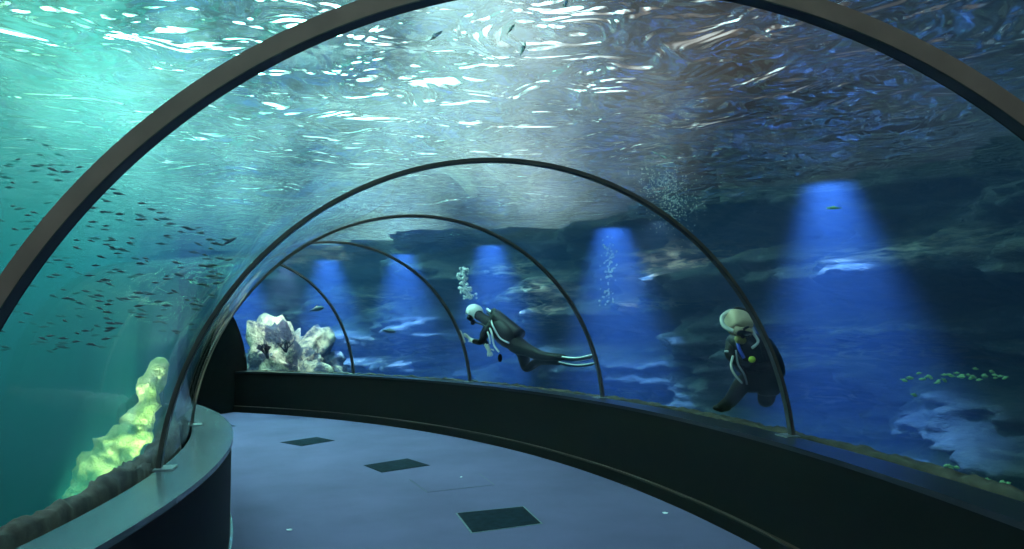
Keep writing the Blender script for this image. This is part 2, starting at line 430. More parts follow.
def murk(rad, dens):
    n = 96; lo = [P(rad, 2 * pi * i / n, -1.9) for i in range(n)]; hi = [P(rad, 2 * pi * i / n, ZW - 0.3 - (8.04 - rad) * 0.01) for i in range(n)]
    vs, fs = sweep([lo, hi]); o = obj('water_haze', vs, fs, None)
    bm = bmesh.new(); bm.from_mesh(o.data); bmesh.ops.recalc_face_normals(bm, faces=bm.faces); bm.to_mesh(o.data); bm.free()
    m = NT('murky green water'); tr = m.n('ShaderNodeBsdfTransparent'); m.l(tr.outputs[0], m.out.inputs[0])
    sc = m.n('ShaderNodeVolumeScatter'); sc.inputs['Color'].default_value = (0.05, 0.95, 0.70, 1); sc.inputs['Density'].default_value = dens * 1.15
    ab = m.n('ShaderNodeVolumeAbsorption'); ab.inputs['Color'].default_value = (0.0, 0.97, 0.76, 1); ab.inputs['Density'].default_value = dens * 0.6
    ad = m.n('ShaderNodeAddShader'); m.l(sc.outputs[0], ad.inputs[0]); m.l(ab.outputs[0], ad.inputs[1]); m.l(ad.outputs[0], m.out.inputs['Volume']); o.data.materials.append(m.m); return o
for rad, dens in ((8.04, 0.07), (7.75, 0.10), (7.35, 0.12), (6.8, 0.16)):
    struct(murk(rad, dens), 'milky green water on the inner side of the tunnel')
# hall roof above the outer half, skylight opening over the inner half
def box(name, x0, x1, y0, y1, z0, z1, mat):
    vs = [(x, y, z) for x in (x0, x1) for y in (y0, y1) for z in (z0, z1)]
    return obj(name, vs, [(0, 1, 3, 2), (4, 6, 7, 5), (0, 4, 5, 1), (2, 3, 7, 6), (0, 2, 6, 4), (1, 5, 7, 3)], mat)

# ------------------------------------------------------------------ rocks in the tank
def tube_mesh(path, radii, seg=20, amp=0.0, freq=4.0, seed=0, squash=None):
    """lumpy tapered tube through 3-D points, closed at both ends"""
    secs = []; n = len(path)
    for i, p in enumerate(path):
        d = (path[min(i + 1, n - 1)] - path[max(i - 1, 0)]).normalized()
        a = d.cross(Vector((0.3, 0.2, 1))).normalized(); b = d.cross(a)
        loop = []
        for j in range(seg):
            t = 2 * pi * j / seg; r = radii[i]
            q = p + (a * cos(t) + b * sin(t)) * r
            if amp: q = p + (q - p) * (1 + amp * noise.fractal(q * freq + Vector((seed, 0, 0)), 0.8, 2, 4))
            loop.append(q)
        secs.append(loop)
    return sweep(secs)

def interp(keys, n):
    out = []
    for i in range(n):
        u = i / (n - 1) * (len(keys) - 1); k = min(len(keys) - 2, int(u)); f = u - k; f = f * f * (3 - 2 * f) * 0.3 + f * 0.7
        out.append([a + (b - a) * f for a, b in zip(keys[k], keys[k + 1])])
    return out

def clamp_r(vs, lo=None, hi=None):
    out = []
    for v in vs:
        r = sqrt(v.x ** 2 + v.y ** 2); q = r
        if hi is not None: q = min(q, hi)
        if lo is not None: q = max(q, lo)
        out.append(Vector((v.x * q / r, v.y * q / r, v.z)))
    return out

M['sunbeam_tint'] = mat_rock('pale rock in sunlit tones', '5c7a3c', 'c8e08a', 'f4f8c0', 3.2, 1)  # yellow-green tint paints the sunbeam falling on this rock face
M['darkrock'] = mat_rock('dark reef rock', '10201e', '1e302c', '34443c', 2.0, 1)
M['pale'] = mat_rock('pale encrusted rock', '10163a', '453f50', 'd8c0a8', 3.0, 1.0)

keys = [(64, 512, 4.9, 0.03), (72, 497, 5.0, 0.07), (88, 479, 5.2, 0.11), (115, 455, 5.4, 0.15), (138, 430, 5.6, 0.13), (149, 395, 5.7, 0.11), (159, 368, 5.8, 0.09), (161, 358, 5.8, 0.03)]
kk = interp(keys, 60)
vs, fs = tube_mesh([at(k[0], k[1], k[2]) for k in kk], [k[3] * 0.8 for k in kk], 32, 0.85, 6.0, 2)
o = obj('rock_spur', clamp_r(vs, hi=8.0), fs, M['sunbeam_tint'], smooth=True)  # separate strip shaped as the sunlit face of the rock
tag(o, 'bright yellow-green lit rock spur slanting up behind the left glass', 'rock')
def blob(name, c, rad, mat, amp, freq, seed, lab, lo=None, hi=None, sub=5, group=None):
    bm = bmesh.new(); bmesh.ops.create_icosphere(bm, subdivisions=sub, radius=1)
    for v in bm.verts:
        d = v.co.copy(); q = Vector((d.x * rad[0], d.y * rad[1], d.z * rad[2]))
        f = 1 + amp * noise.fractal(q * freq + Vector((seed, 0, 0)), 0.7, 2, 5) + amp * 0.4 * abs(noise.noise(q * freq * 2.3))
        v.co = Vector(c) + q * f
    for v, w in zip(bm.verts, clamp_r([v.co for v in bm.verts], lo, hi)): v.co = w - Vector(c)
    o = bobj(name, bm, mat, smooth=True, loc=c); tag(o, lab, 'rock', group); return o
blob('reef_rock', at(158, 480, 6.3) + Vector((-0.1, 0, -0.6)), (0.42, 0.6, 1.35), M['darkrock'], 0.22, 1.6, 5, 'dark reef rock mass just right of the bright green rock spur', hi=7.98)
light('spur_fill_spot', 'SPOT', at(45, 540, 4.5), 230, (0.7, 1.0, 0.6), at(156, 385, 5.7), 0.05, spot=R_(46), blend=0.8)  # added hidden spot standing in for the sunbeam on the spur

light('spur_fill_spot', 'SPOT', at(148, 512, 5.1), 170, (0.75, 1.0, 0.6), at(156, 380, 5.75), 0.05, spot=R_(50), blend=0.8)  # second hidden spot, added to brighten the top of the spur
# pale rocks at the far end, outside the outer glass
c = P2(288, 372, 13.35); c.z = 0.42
blob('coral_rock', c, (1.0, 0.62, 0.95), M['pale'], 0.65, 1.5, 21, 'pale cream and blue encrusted rock at the far end of the tunnel', lo=12.6)
light('white_fill_spot', 'SPOT', P2(285, 262, 12.6), 240, (1.0, 0.84, 0.72), P2(286, 350, 13.0), 0.05, spot=R_(100), blend=0.9)  # white spot added to brighten the pale far rock
light('white_fill_spot', 'SPOT', P2(545, 222, 14.3), 300, (1.0, 0.92, 0.85), P2(528, 300, 15.0), 0.05, spot=R_(60), blend=0.9)  # white spot added to brighten the wall behind the swimming diver
light('white_fill_spot', 'SPOT', P2(660, 212, 14.2), 260, (1.0, 0.88, 0.8), P2(650, 265, 15.2), 0.05, spot=R_(60), blend=0.9)  # another added white spot, brightens the next wall patch

# branching corals
M['coral'] = flat('blue black coral', '141c38', 0.8, var=0.3)
def coral(base, h, seed, lab):
    rnd = random.Random(seed); vs = []; fs = []
    def grow(p, d, l, r, lev):
        q = p + d * l
        v, f = tube_mesh([p, p + d * l * 0.5, q], [r, r * 0.85, r * 0.6], 6)
        o = len(vs); vs.extend(v); fs.extend(tuple(o + i for i in ff) for ff in f)
        if lev: 
            for _ in range(3): grow(q, (d + Vector((rnd.uniform(-.8, .8), rnd.uniform(-.8, .8), rnd.uniform(-.1, .5)))).normalized(), l * 0.7, r * 0.62, lev - 1)
    for q_ in range(3): grow(Vector((0, 0, 0)), Vector((rnd.uniform(-.7, .7), rnd.uniform(-.7, .7), 1)).normalized(), h * 0.24, h * 0.06, 3)
    o = obj('branching_coral', vs, fs, M['coral'], loc=base); tag(o, lab, 'coral'); return o
coral(P2(268, 358, 12.33), 0.5, 4, 'dark branching coral nearest the tunnel\'s dark end')
coral(P2(286, 352, 12.33), 0.4, 9, 'dark branching coral in front of the pale far rocks')

# ------------------------------------------------------------------ fish
M['fish'] = flat('dull silver fish skin', '123a3c', 0.45, 0.0, var=0.2, scale=30)
M['fishgreen'] = flat('pale green fish skin', 'b4e6a0', 0.4)
M['fishpale'] = flat('silver fish skin', 'cfe0e0', 0.25, 0.3)
M['fishdark'] = flat('dark fish skin', '16222c', 0.5)
def fish_mesh(name, L, H, mat):
    prof = [(0.5, 0.02), (0.44, 0.35), (0.3, 0.8), (0.1, 1.0), (-0.12, 0.85), (-0.3, 0.45), (-0.4, 0.2)]
    secs = [[Vector((x * L, 0.5 * h * H * 0.55 * cos(t), 0.5 * h * H * sin(t))) for t in [2 * pi * j / 8 for j in range(8)]] for x, h in prof]
    vs, fs = sweep(secs); o = len(vs)
    w = 0.006 * L * 4
    for y in (w * .3, -w * .3):                       # forked tail, thin wedge
        vs += [Vector((-0.38 * L, y, 0)), Vector((-0.52 * L, y, 0.42 * H)), Vector((-0.46 * L, y, 0)), Vector((-0.52 * L, y, -0.42 * H))]
    fs += [(o, o + 1, o + 2), (o, o + 2, o + 3), (o + 4, o + 6, o + 5), (o + 4, o + 7, o + 6), (o, o + 4, o + 5, o + 1), (o + 1, o + 5, o + 6, o + 2), (o + 2, o + 6, o + 7, o + 3), (o + 3, o + 7, o + 4, o)]
    o = len(vs)
    for y in (w * .25, -w * .25): vs += [Vector((0.16 * L, y, 0.42 * H)), Vector((0.02 * L, y, 0.72 * H)), Vector((-0.14 * L, y, 0.38 * H))]
    fs += [(o, o + 1, o + 2), (o + 3, o + 5, o + 4), (o, o + 3, o + 4, o + 1), (o + 1, o + 4, o + 5, o + 2)]
    me = bpy.data.meshes.new(name); me.from_pydata([tuple(v) for v in vs], [], fs); me.materials.append(mat); me.update()
    me.polygons.foreach_set('use_smooth', [True] * len(me.polygons)); return me
proto = {}
def fish(kind, loc, L, ratio, mat, heading, pitch, label, group=None, name='small_fish'):
    if kind not in proto:
        o = bpy.data.objects.new(name, fish_mesh(name, 1.0, ratio, mat)); proto[kind] = o
    else: o = proto[kind].copy()
    COL.objects.link(o); o.location = loc; o.scale = (L, L, L); o.rotation_euler = (0, pitch, heading)
    tag(o, label, 'fish', group); return o
rnd = random.Random(5); cnt = 0; VH = YAW + pi
while cnt < 292:
    px = rnd.uniform(-6, 232); u = rnd.random()
    top = 135 + 0.5 * max(0, px - 30); bot = 352 - 0.12 * max(0, px - 60)
    py = top + (bot - top) * (u ** 0.8)
    d = rnd.uniform(3.2, 6.6); p = at(px, py, d); r = sqrt(p.x ** 2 + p.y ** 2)
    if p.z > ZW - 0.2 or r < 6.7 or r > 9 or (r > 8.0 and p.z < 1.0) or sqrt((r - RM) ** 2 + (p.z - ZC) ** 2) < 2.16: continue
    fish('school', p, rnd.uniform(0.85, 1.3) * 0.0138 * d, 0.2, M['fish'], VH + rnd.gauss(0, 0.3), rnd.gauss(-0.1, 0.12),
         'small slender fish of the dense school on the left', 'school of small slender fish'); cnt += 1
fish('solo', at(229, 241.5, 6.0), 0.15, 0.2, M['fishdark'], VH + pi, -0.5, 'single larger dark fish swimming upwards above the school', name='fish')
rnd = random.Random(8)
greens = [(905 + 3.4 * q_ + rnd.uniform(-2, 2), rnd.gauss(378, 4.5)) for q_ in range(30)]
for px, py in greens:
    fish('green', at(px, py, rnd.uniform(5.3, 5.9)), rnd.uniform(0.045, 0.062), 0.42, M['fishgreen'], YAW + rnd.choice((0, pi)) + rnd.gauss(0, 0.3), rnd.gauss(0, 0.2),
         'tiny pale green fish of the small cluster on the right', 'cluster of tiny green fish on the right')
for k in range(11):
    px = rnd.uniform(945, 1016); py = 461 + (px - 945) * 0.32 + rnd.gauss(3, 4)
    fish('green', at(px, py, rnd.uniform(4.9, 5.2)), rnd.uniform(0.04, 0.055), 0.42, M['fishgreen'], YAW + rnd.choice((0, pi)), rnd.gauss(0, 0.2),
         'tiny green fish low by the kerb at the right edge', 'tiny green fish low by the kerb')
fish('slim', at(834, 208, 5.9), 0.13, 0.2, M['fishgreen'], YAW + pi, 0.0, 'slim yellow-green fish in the rightmost blue beam', name='fish')
for px, py, d, L, pt, lab in ((435, 36, 4.6, 0.12, -0.6, 'silver fish under the surface at the top, left of the others'), (523, 49, 4.4, 0.1, -1.2, 'silver fish under the surface, upright above the second arch'),
                         (511, 29, 4.4, 0.08, -0.9, 'small silver fish just above the upright one'), (565, 6, 4.1, 0.09, -1.2, 'silver fish at the very top edge'),
                         (655, 153, 7.0, 0.08, 0.5, 'left one of two silver slivers near the bubble plume'), (664, 157, 7.0, 0.08, 0.5, 'right one of two silver slivers near the bubble plume')):
    fish('silver', at(px, py, d), L, 0.24, M['fishpale'], YAW, pt, lab, name='fish')
fish('dark', P2(317, 309, 12.9), 0.28, 0.35, M['fishdark'], YAW, -0.2, 'dark fish above the pale far rocks', name='fish')
fish('dark', P2(389, 331, 12.9), 0.24, 0.3, M['fishdark'], YAW, 0.15, 'dark fish between the farthest arch rib and the next', name='fish')

# ------------------------------------------------------------------ bubbles
m = NT('air bubbles'); g = m.n('ShaderNodeBsdfPrincipled'); g.inputs['Base Color'].default_value = (0.9, 0.95, 1, 1); g.inputs['Roughness'].default_value = 0.1
t_ = m.n('ShaderNodeBsdfTransparent'); lw = m.n('ShaderNodeLayerWeight'); lw.inputs[0].default_value = 0.6
mx = m.n('ShaderNodeMixShader'); m.l(m.math('ADD', lw.outputs['Facing'], 0.25, True), mx.inputs[0]); m.l(t_.outputs[0], mx.inputs[1]); m.l(g.outputs[0], mx.inputs[2]); m.l(mx.outputs[0], m.out.inputs[0]); M['bubble'] = m.m
def bubbles(pts, sp, rmin, rmax, seed, label, n):
    rnd = random.Random(seed); bm = bmesh.new()
    for k in range(n):
        u = rnd.random() * (len(pts) - 1); i = int(u); f = u - i
        p = pts[i].lerp(pts[i + 1], f) + Vector((rnd.gauss(0, sp), rnd.gauss(0, sp), rnd.gauss(0, sp)))
        bmesh.ops.create_icosphere(bm, subdivisions=1, radius=rnd.uniform(rmin, rmax), matrix=Matrix.Translation(p))
    tag(bobj('bubbles', bm, M['bubble'], smooth=True), label, 'bubbles', kind='stuff')
bubbles([at(470, 298, 9.95), at(466, 292, 9.9), at(465, 283, 9.9), at(463, 270, 9.9)], 0.035, 0.008, 0.026, 1, 'stream of air bubbles rising from the swimming diver', 110)
bubbles([P2(609, 303, 13.4), P2(607, 280, 13.4), P2(610, 262, 13.4), P2(606, 240, 13.4)], 0.05, 0.006, 0.018, 2, 'thin string of bubbles in the blue beam between two arches', 90)
bubbles([P2(676, 215, 12.9), P2(668, 190, 12.9), P2(655, 165, 12.9)], 0.13, 0.003, 0.007, 3, 'cloudy plume of fine bubbles above the second arch', 900)

# ------------------------------------------------------------------ floor inlays
def fl(px, py, z=0.0):
    d = at(px, py, 1) - CAM; return CAM + d * ((z - CAM.z) / d.z)
def slab(name, pix, mat, t, parent=None, inset=0.0):
    pts = [fl(*p) for p in pix]; c = sum(pts, Vector()) / len(pts)
    pts = [p + (c - p) * inset for p in pts]
    vs = [p + Vector((0, 0, dz)) for dz in (0.0, t) for p in pts]; n = len(pts)
    return obj(name, vs, [tuple(range(n))[::-1], tuple(range(n, 2 * n))] + [(i, (i + 1) % n, n + (i + 1) % n, n + i) for i in range(n)], mat, parent)
quads = [([(280, 442.4), (316.6, 437), (334.8, 440.6), (301.5, 446.3)], 'small dark floor panel, farthest of the three whole ones'),
         ([(363.5, 465.4), (407.4, 458.5), (430, 465.4), (381.7, 472.7)], 'dark floor panel in the middle of the row'),
         ([(455.3, 513.2), (524, 506.3), (543, 523.8), (471, 533.5)], 'largest dark floor panel with a pale worn edge, nearest the camera'),
         ([(205, 425.2), (228, 424), (236, 426.2), (214, 428.4)], 'dark floor panel mostly hidden behind the left ledge')]
M['edge'] = flat('worn pale edge', '46565e', 0.8, var=0.3, scale=20)
for i, (q, lab) in enumerate(quads):
    root = bpy.data.objects.new('floor_panel', None); COL.objects.link(root); root['label'] = lab; root['category'] = 'floor panel'
    a = slab('frame', q, M['edge'] if i == 2 else M['patch'], 0.002, root); b = slab('inlay', q, M['patch'], 0.004, root, 0.05)
    o0 = sum((fl(*p) for p in q), Vector()) / 4
    root.location = o0
    for c in (a, b):
        for v in c.data.vertices: v.co -= o0
hq = [(409, 479.6), (427, 492.7), (495, 485), (480, 474)]
root = bpy.data.objects.new('floor_hatch', None); COL.objects.link(root); tag(root, 'carpet covered hatch outlined by a thin dark joint', 'floor hatch')
o0 = sum((fl(*p) for p in hq), Vector()) / 4; root.location = o0
for nm, mt, t, ins in (('joint', flat('hatch joint', '3c4258', 0.8), 0.0015, 0), ('lid', M['carpet'], 0.003, 0.035)):
    c = slab(nm, hq, mt, t, root, ins)
    for v in c.data.vertices: v.co -= o0
M['paper'] = flat('white paper', 'e8f0f4', 0.6)
for px, py, s_, lab in ((289.4, 531, 0.013, 'crumpled white paper scrap near the bottom left of the carpet'), (461, 477.5, 0.007, 'tiny pale speck modelled for a glint on the hatch'), (665, 514, 0.014, 'bluish white scrap on the carpet near the right parapet')):  # the one on the hatch is a glint modelled as a pale speck
    bm = bmesh.new(); bmesh.ops.create_icosphere(bm, subdivisions=2, radius=1); rr = random.Random(int(px))
    for v in bm.verts: v.co = Vector((v.co.x * s_ * 1.5, v.co.y * s_, (v.co.z + 1) * s_ * 0.35)) * (1 + 0.5 * rr.uniform(-1, 1))
    tag(bobj('scrap_or_glint', bm, M['paper'], loc=fl(px, py) + Vector((0, 0, 0.003))), lab, 'litter')

# ------------------------------------------------------------------ divers
M['suit'] = flat('black neoprene', '050607', 0.6, spec=0.15)
M['hoodwhite'] = flat('white hood', 'e6e8e4', 0.5)
M['hoodtan'] = flat('tan hood', 'c9b290', 0.6, var=0.1)
M['skin'] = flat('face skin', 'c08a6c', 0.5)
M['glove'] = flat('pale glove', 'b9b4aa', 0.6)
M['blackrub'] = flat('black rubber', '040506', 0.5, spec=0.2)
M['steel'] = flat('steel', 'a8acb0', 0.3, 0.9)
M['palehose'] = flat('pale hose', 'd8dcd4', 0.4)
M['yellow'] = flat('yellow green plastic', 'c4dc3c', 0.4)
M['dull'] = flat('dull yellow plastic', '8e8240', 0.5)
M['blue'] = flat('blue strap', '2c4cc0', 0.5)
M['lens'] = flat('dark mask lens', '10181e', 0.05)
M['white'] = flat('white trim', 'eef4f6', 0.4)

def skin_obj(name, nodes, edges, mat, parent, sub=2):
    """one continuous surface grown round a skeleton; nodes = {key: (point, radius)}"""
    keys = list(nodes); me = bpy.data.meshes.new(name)
    o0 = parent.location if parent else Vector()
    me.from_pydata([tuple(nodes[k][0] - o0) for k in keys], [(keys.index(a), keys.index(b)) for a, b in edges], []); me.update()
    tmp = bpy.data.objects.new('tmp', me); COL.objects.link(tmp)
    md = tmp.modifiers.new('skin', 'SKIN'); md.use_smooth_shade = True; md.branch_smoothing = 0.6
    for i, k in enumerate(keys):
        r = nodes[k][1]; sv = me.skin_vertices[0].data[i]; sv.radius = r if isinstance(r, tuple) else (r, r); sv.use_root = (i == 0)
    sb = tmp.modifiers.new('sub', 'SUBSURF'); sb.levels = sub; sb.render_levels = sub
    dg = bpy.context.evaluated_depsgraph_get(); dg.update()
    m2 = bpy.data.meshes.new_from_object(tmp.evaluated_get(dg)); m2.name = name
    bpy.data.objects.remove(tmp); m2.materials.clear()
    return mobj(name, m2, mat, parent, True)

def tube_obj(name, pts, rad, mat, parent, seg=8):
    ps = [Vector(p) for p in pts]; out = []
    for i in range(len(ps) - 1):                       # Catmull-Rom
        p0, p1, p2, p3 = ps[max(i - 1, 0)], ps[i], ps[i + 1], ps[min(i + 2, len(ps) - 1)]
        for k in range(6):
            t = k / 6; out.append(0.5 * ((2 * p1) + (p2 - p0) * t + (2 * p0 - 5 * p1 + 4 * p2 - p3) * t * t + (3 * p1 - p0 - 3 * p2 + p3) * t ** 3))
    out.append(ps[-1]); o0 = parent.location
    vs, fs = tube_mesh([p - o0 for p in out], [rad] * len(out), seg); return obj(name, vs, fs, mat, parent, True)

def ellip(name, c, axes, mat, parent, cut=None, sub=3, power=1.0):
    """rounded body: axes = three vectors; cut(direction) -> keep"""
    bm = bmesh.new(); bmesh.ops.create_icosphere(bm, subdivisions=sub, radius=1)
    if cut: bmesh.ops.delete(bm, geom=[v for v in bm.verts if not cut(v.co)], context='VERTS')
    for v in bm.verts:
        x, y, z = [math.copysign(abs(q) ** power, q) for q in v.co]
        v.co = c - parent.location + axes[0] * x + axes[1] * y + axes[2] * z
    if cut: bmesh.ops.solidify(bm, geom=bm.faces[:], thickness=0.006)
    return bobj(name, bm, mat, parent, True)

def hand_nodes(nodes, edges, wrist, direction, palm_n, key, curl=0.4, size=1.0):
    """palm plus five unequal fingers; direction = along the fingers, palm_n = normal of the palm"""
    d = direction.normalized(); n = palm_n.normalized(); s_ = d.cross(n).normalized(); W = nodes[wrist][0]
    nodes[key + 'palm'] = (W + d * 0.06 * size, (0.034 * size, 0.017 * size)); edges.append((wrist, key + 'palm'))
    for i, (off, ln) in enumerate(((-0.030, 0.072), (-0.010, 0.082), (0.010, 0.076), (0.030, 0.060))):
        b = W + d * 0.085 * size + s_ * off * size; m1 = b + (d + n * curl * 0.5 + s_ * off * 3).normalized() * ln * 0.5 * size
        tip = m1 + (d + n * curl * 1.6).normalized() * ln * 0.5 * size
        for q, (pt, r) in enumerate(((b, 0.0095), (m1, 0.0085), (tip, 0.0075))):
            nodes['%sf%d%d' % (key, i, q)] = (pt, r * size)
        edges += [(key + 'palm', '%sf%d0' % (key, i)), ('%sf%d0' % (key, i), '%sf%d1' % (key, i)), ('%sf%d1' % (key, i), '%sf%d2' % (key, i))]
    t0 = W + d * 0.035 * size - s_ * 0.034 * size; t1 = t0 + (d * 0.6 - s_ * 0.9 + n * 0.3).normalized() * 0.035 * size; t2 = t1 + (d * 0.9 - s_ * 0.3 + n * 0.4).normalized() * 0.03 * size
    for q, pt in enumerate((t0, t1, t2)): nodes['%st%d' % (key, q)] = (pt, 0.0105 * size)
    edges += [(key + 'palm', key + 't0'), (key + 't0', key + 't1'), (key + 't1', key + 't2')]

def paint(o, spots, mats):
    """give faces near a point (in world space) another material of the same body"""
    base = o.parent.location if o.parent else Vector()
    for m_ in mats: o.data.materials.append(m_)
    for p in o.data.polygons:
        c = p.center + base
        for (pt, rad, mi) in spots:
            if (c - pt).length < rad: p.material_index = mi

def fin_obj(parent, a, b, side, L0, w0, w1):
    """swim fin from the foot a towards b; returns blade and its pale rim"""
    d = (b - a).normalized(); s_ = side.normalized(); n = d.cross(s_).normalized(); ln = (b - a).length
    def plate(name, x0, x1, f0, f1, th, mat, inner=None):
        rows = []
        for i in range(13):
            u = i / 12; x = x0 + (x1 - x0) * u; w = f0 + (f1 - f0) * (u ** 0.8); w *= 1 - 0.12 * max(0, u - .85) / .15
            rows.append([a + d * x * ln + s_ * w * c + n * (th * q + 0.03 * sin(pi * u)) - parent.location for c, q in ((-1, -1), (1, -1), (1, 1), (-1, 1))])
        vs, fs = sweep(rows); return obj(name, vs, fs, mat, parent)
    bl = plate('fin', -0.12, 1.0, w0, w1, 0.007, M['blackrub'])
    for sg in (-1, 1):
        pts = [a + d * ln * u + s_ * sg * (w0 + (w1 - w0) * max(0, u) ** 0.8) + n * 0.03 * sin(pi * max(0, u)) for u in (0.0, 0.25, 0.5, 0.75, 0.98)]
        tube_obj('fin_edge', pts, 0.009, M['white'], parent)
    return bl

# swimming diver: outside the outer glass, one hand on it, legs trailing to the right
def D1(px, py, dz=0.0): return at(px, py, 9.95 - (px - 465) * 1.62 / 125 + dz)
toC = -FWD; UPI = UPV; RI_ = RGT
ax = (D1(590, 357) - D1(470, 357)).normalized()       # along the body
root = bpy.data.objects.new('diver', None); COL.objects.link(root); root.location = D1(505, 335)
tag(root, 'swimming diver in black wetsuit and white hood, hand on the glass, fins trailing right', 'person')
bd = {'pelvis': (D1(521, 347), (0.125, 0.15)), 'waist': (D1(511, 339), (0.13, 0.14)), 'chest': (D1(499, 330), (0.15, 0.17)), 'neckbase': (D1(487, 321), 0.085),
      'neck': (D1(482, 317.5), 0.06), 'skull': (D1(476, 313.5), (0.085, 0.09)), 'crown': (D1(473, 310.5), (0.07, 0.08)),
      'shR': (D1(490, 325, -0.17), 0.07), 'elR': (D1(481, 342.5, -0.24), 0.047), 'wrR': (D1(472.5, 341, -0.12), 0.034),
      'shL': (D1(490, 322, 0.17), 0.07), 'elL': (D1(482, 336, 0.3), 0.047), 'wrL': (D1(488, 348, 0.26), 0.034),
      'hipA': (D1(527, 350, -0.06), 0.1), 'knA': (D1(541, 356, -0.08), 0.066), 'anA': (D1(558, 357, -0.08), 0.045), 'toA': (D1(566, 357.5, -0.08), 0.04),
      'hipB': (D1(523, 352, 0.08), 0.1), 'knB': (D1(526, 370, 0.05), 0.07), 'shB': (D1(538, 361, 0.12), 0.058), 'anB': (D1(553, 361.5, 0.14), 0.045), 'toB': (D1(561, 362.5, 0.14), 0.04)}
ed = [('pelvis', 'waist'), ('waist', 'chest'), ('chest', 'neckbase'), ('neckbase', 'neck'), ('neck', 'skull'), ('skull', 'crown'), ('chest', 'shR'), ('shR', 'elR'), ('elR', 'wrR'),
      ('chest', 'shL'), ('shL', 'elL'), ('elL', 'wrL'), ('pelvis', 'hipA'), ('hipA', 'knA'), ('knA', 'anA'), ('anA', 'toA'), ('pelvis', 'hipB'), ('hipB', 'knB'), ('knB', 'shB'), ('shB', 'anB'), ('anB', 'toB')]
hand_nodes(bd, ed, 'wrR', D1(464, 333, -0.12) - D1(473, 341, -0.12), -RI_ - toC * 0.2, 'hr', 0.25, 1.15)
hand_nodes(bd, ed, 'wrL', D1(491, 358, 0.2) - D1(488, 348, 0.26), toC, 'hl', 0.6, 1.0)
body = skin_obj('body', bd, ed, M['suit'], root)
hc_ = D1(474.5, 312.5)
fdir = (D1(470, 320) - D1(476, 311) + toC * 0.06).normalized(); fup = (UPI * 0.9 - RI_ * 0.5); fup = (fup - fdir * fup.dot(fdir)).normalized(); fsd = fdir.cross(fup)
paint(body, [(hc_ + fdir * 0.06, 0.085, 1), (bd['hrpalm'][0], 0.12, 2), (bd['hlpalm'][0], 0.12, 2)], [M['skin'], M['glove']])
ellip('hood', hc_, (fdir * 0.115, fsd * 0.1, fup * 0.125), M['hoodwhite'], root, lambda v: not (v.x > 0.55 and v.z < 0.55))
ms = ellip('mask', hc_ + fdir * 0.09 + fup * 0.01, (fdir * 0.035, fsd * 0.085, fup * 0.045), M['blackrub'], root, power=0.6)
ellip('lens', hc_ + fdir * 0.108 + fup * 0.01, (fdir * 0.022, fsd * 0.07, fup * 0.034), M['lens'], root, power=0.6)
ellip('nose', hc_ + fdir * 0.118 - fup * 0.02, (fdir * 0.02, fsd * 0.016, fup * 0.022), M['blackrub'], root)
ellip('regulator', hc_ + fdir * 0.125 - fup * 0.06, (fdir * 0.035, fsd * 0.045, fup * 0.032), M['blackrub'], root, power=0.7)
tube_obj('air_hose', [hc_ + fdir * 0.12 - fup * 0.06, D1(481, 324, -0.12), D1(488, 327, -0.2), D1(491, 317, -0.1), D1(487, 313)], 0.012, M['blackrub'], root)
tube_obj('air_hose', [D1(489, 326, -0.2), D1(492, 334, -0.24), D1(494, 345, -0.2), D1(499, 352, -0.18)], 0.013, M['palehose'], root)
tube_obj('air_hose', [D1(486, 328, -0.2), D1(489, 336, -0.26), D1(490, 344, -0.24)], 0.011, M['palehose'], root)
ellip('pressure_gauge', D1(500, 358, -0.18), (RI_ * 0.03, toC * 0.02, UPI * 0.055), M['blackrub'], root)
bax = (D1(519, 339) - D1(494, 318)).normalized(); bup = (UPI - bax * UPI.dot(bax)).normalized()
tk = tube_obj('air_tank', [D1(494, 318) + bup * 0.04, D1(519, 339) + bup * 0.05], 0.088, M['blackrub'], root, 20)
ellip('tank_shoulder', D1(493, 317) + bup * 0.04, (bax * 0.08, toC * 0.088, bup * 0.088), M['blackrub'], root)
tube_obj('tank_valve', [D1(493, 317) + bup * 0.04, D1(486, 311) + bup * 0.03], 0.022, M['steel'], root)
ellip('vest', D1(503, 333), (bax * 0.26, toC * 0.2, bup * 0.165), M['blackrub'], root, power=0.85)
for dz in (-0.2, 0.2): tube_obj('strap', [D1(491, 319, dz * 0.5), D1(493, 326, dz), D1(500, 338, dz * 1.05), D1(509, 343, dz)], 0.012, M['steel'], root)
fin_obj(root, D1(562, 357.5, -0.08), D1(593, 356, -0.08), UPI * 0.35 + toC, 0, 0.05, 0.1)
fin_obj(root, D1(559, 362.5, 0.14), D1(594, 364, 0.14), UPI * 0.25 + toC, 0, 0.05, 0.1)
pr = bd['hrpalm'][0]
sp_o = ellip('cleaning_pad', D1(462.3, 336.5, 0.06), ((D1(459.6, 330) - D1(465, 343)) * 0.5, RI_ * 0.018, toC * 0.05), M['glove'], root, power=0.55)
sp_o.parent = None; sp_o.location = root.location; tag(sp_o, 'pale flat cleaning pad held against the glass by the swimming diver', 'cleaning pad')

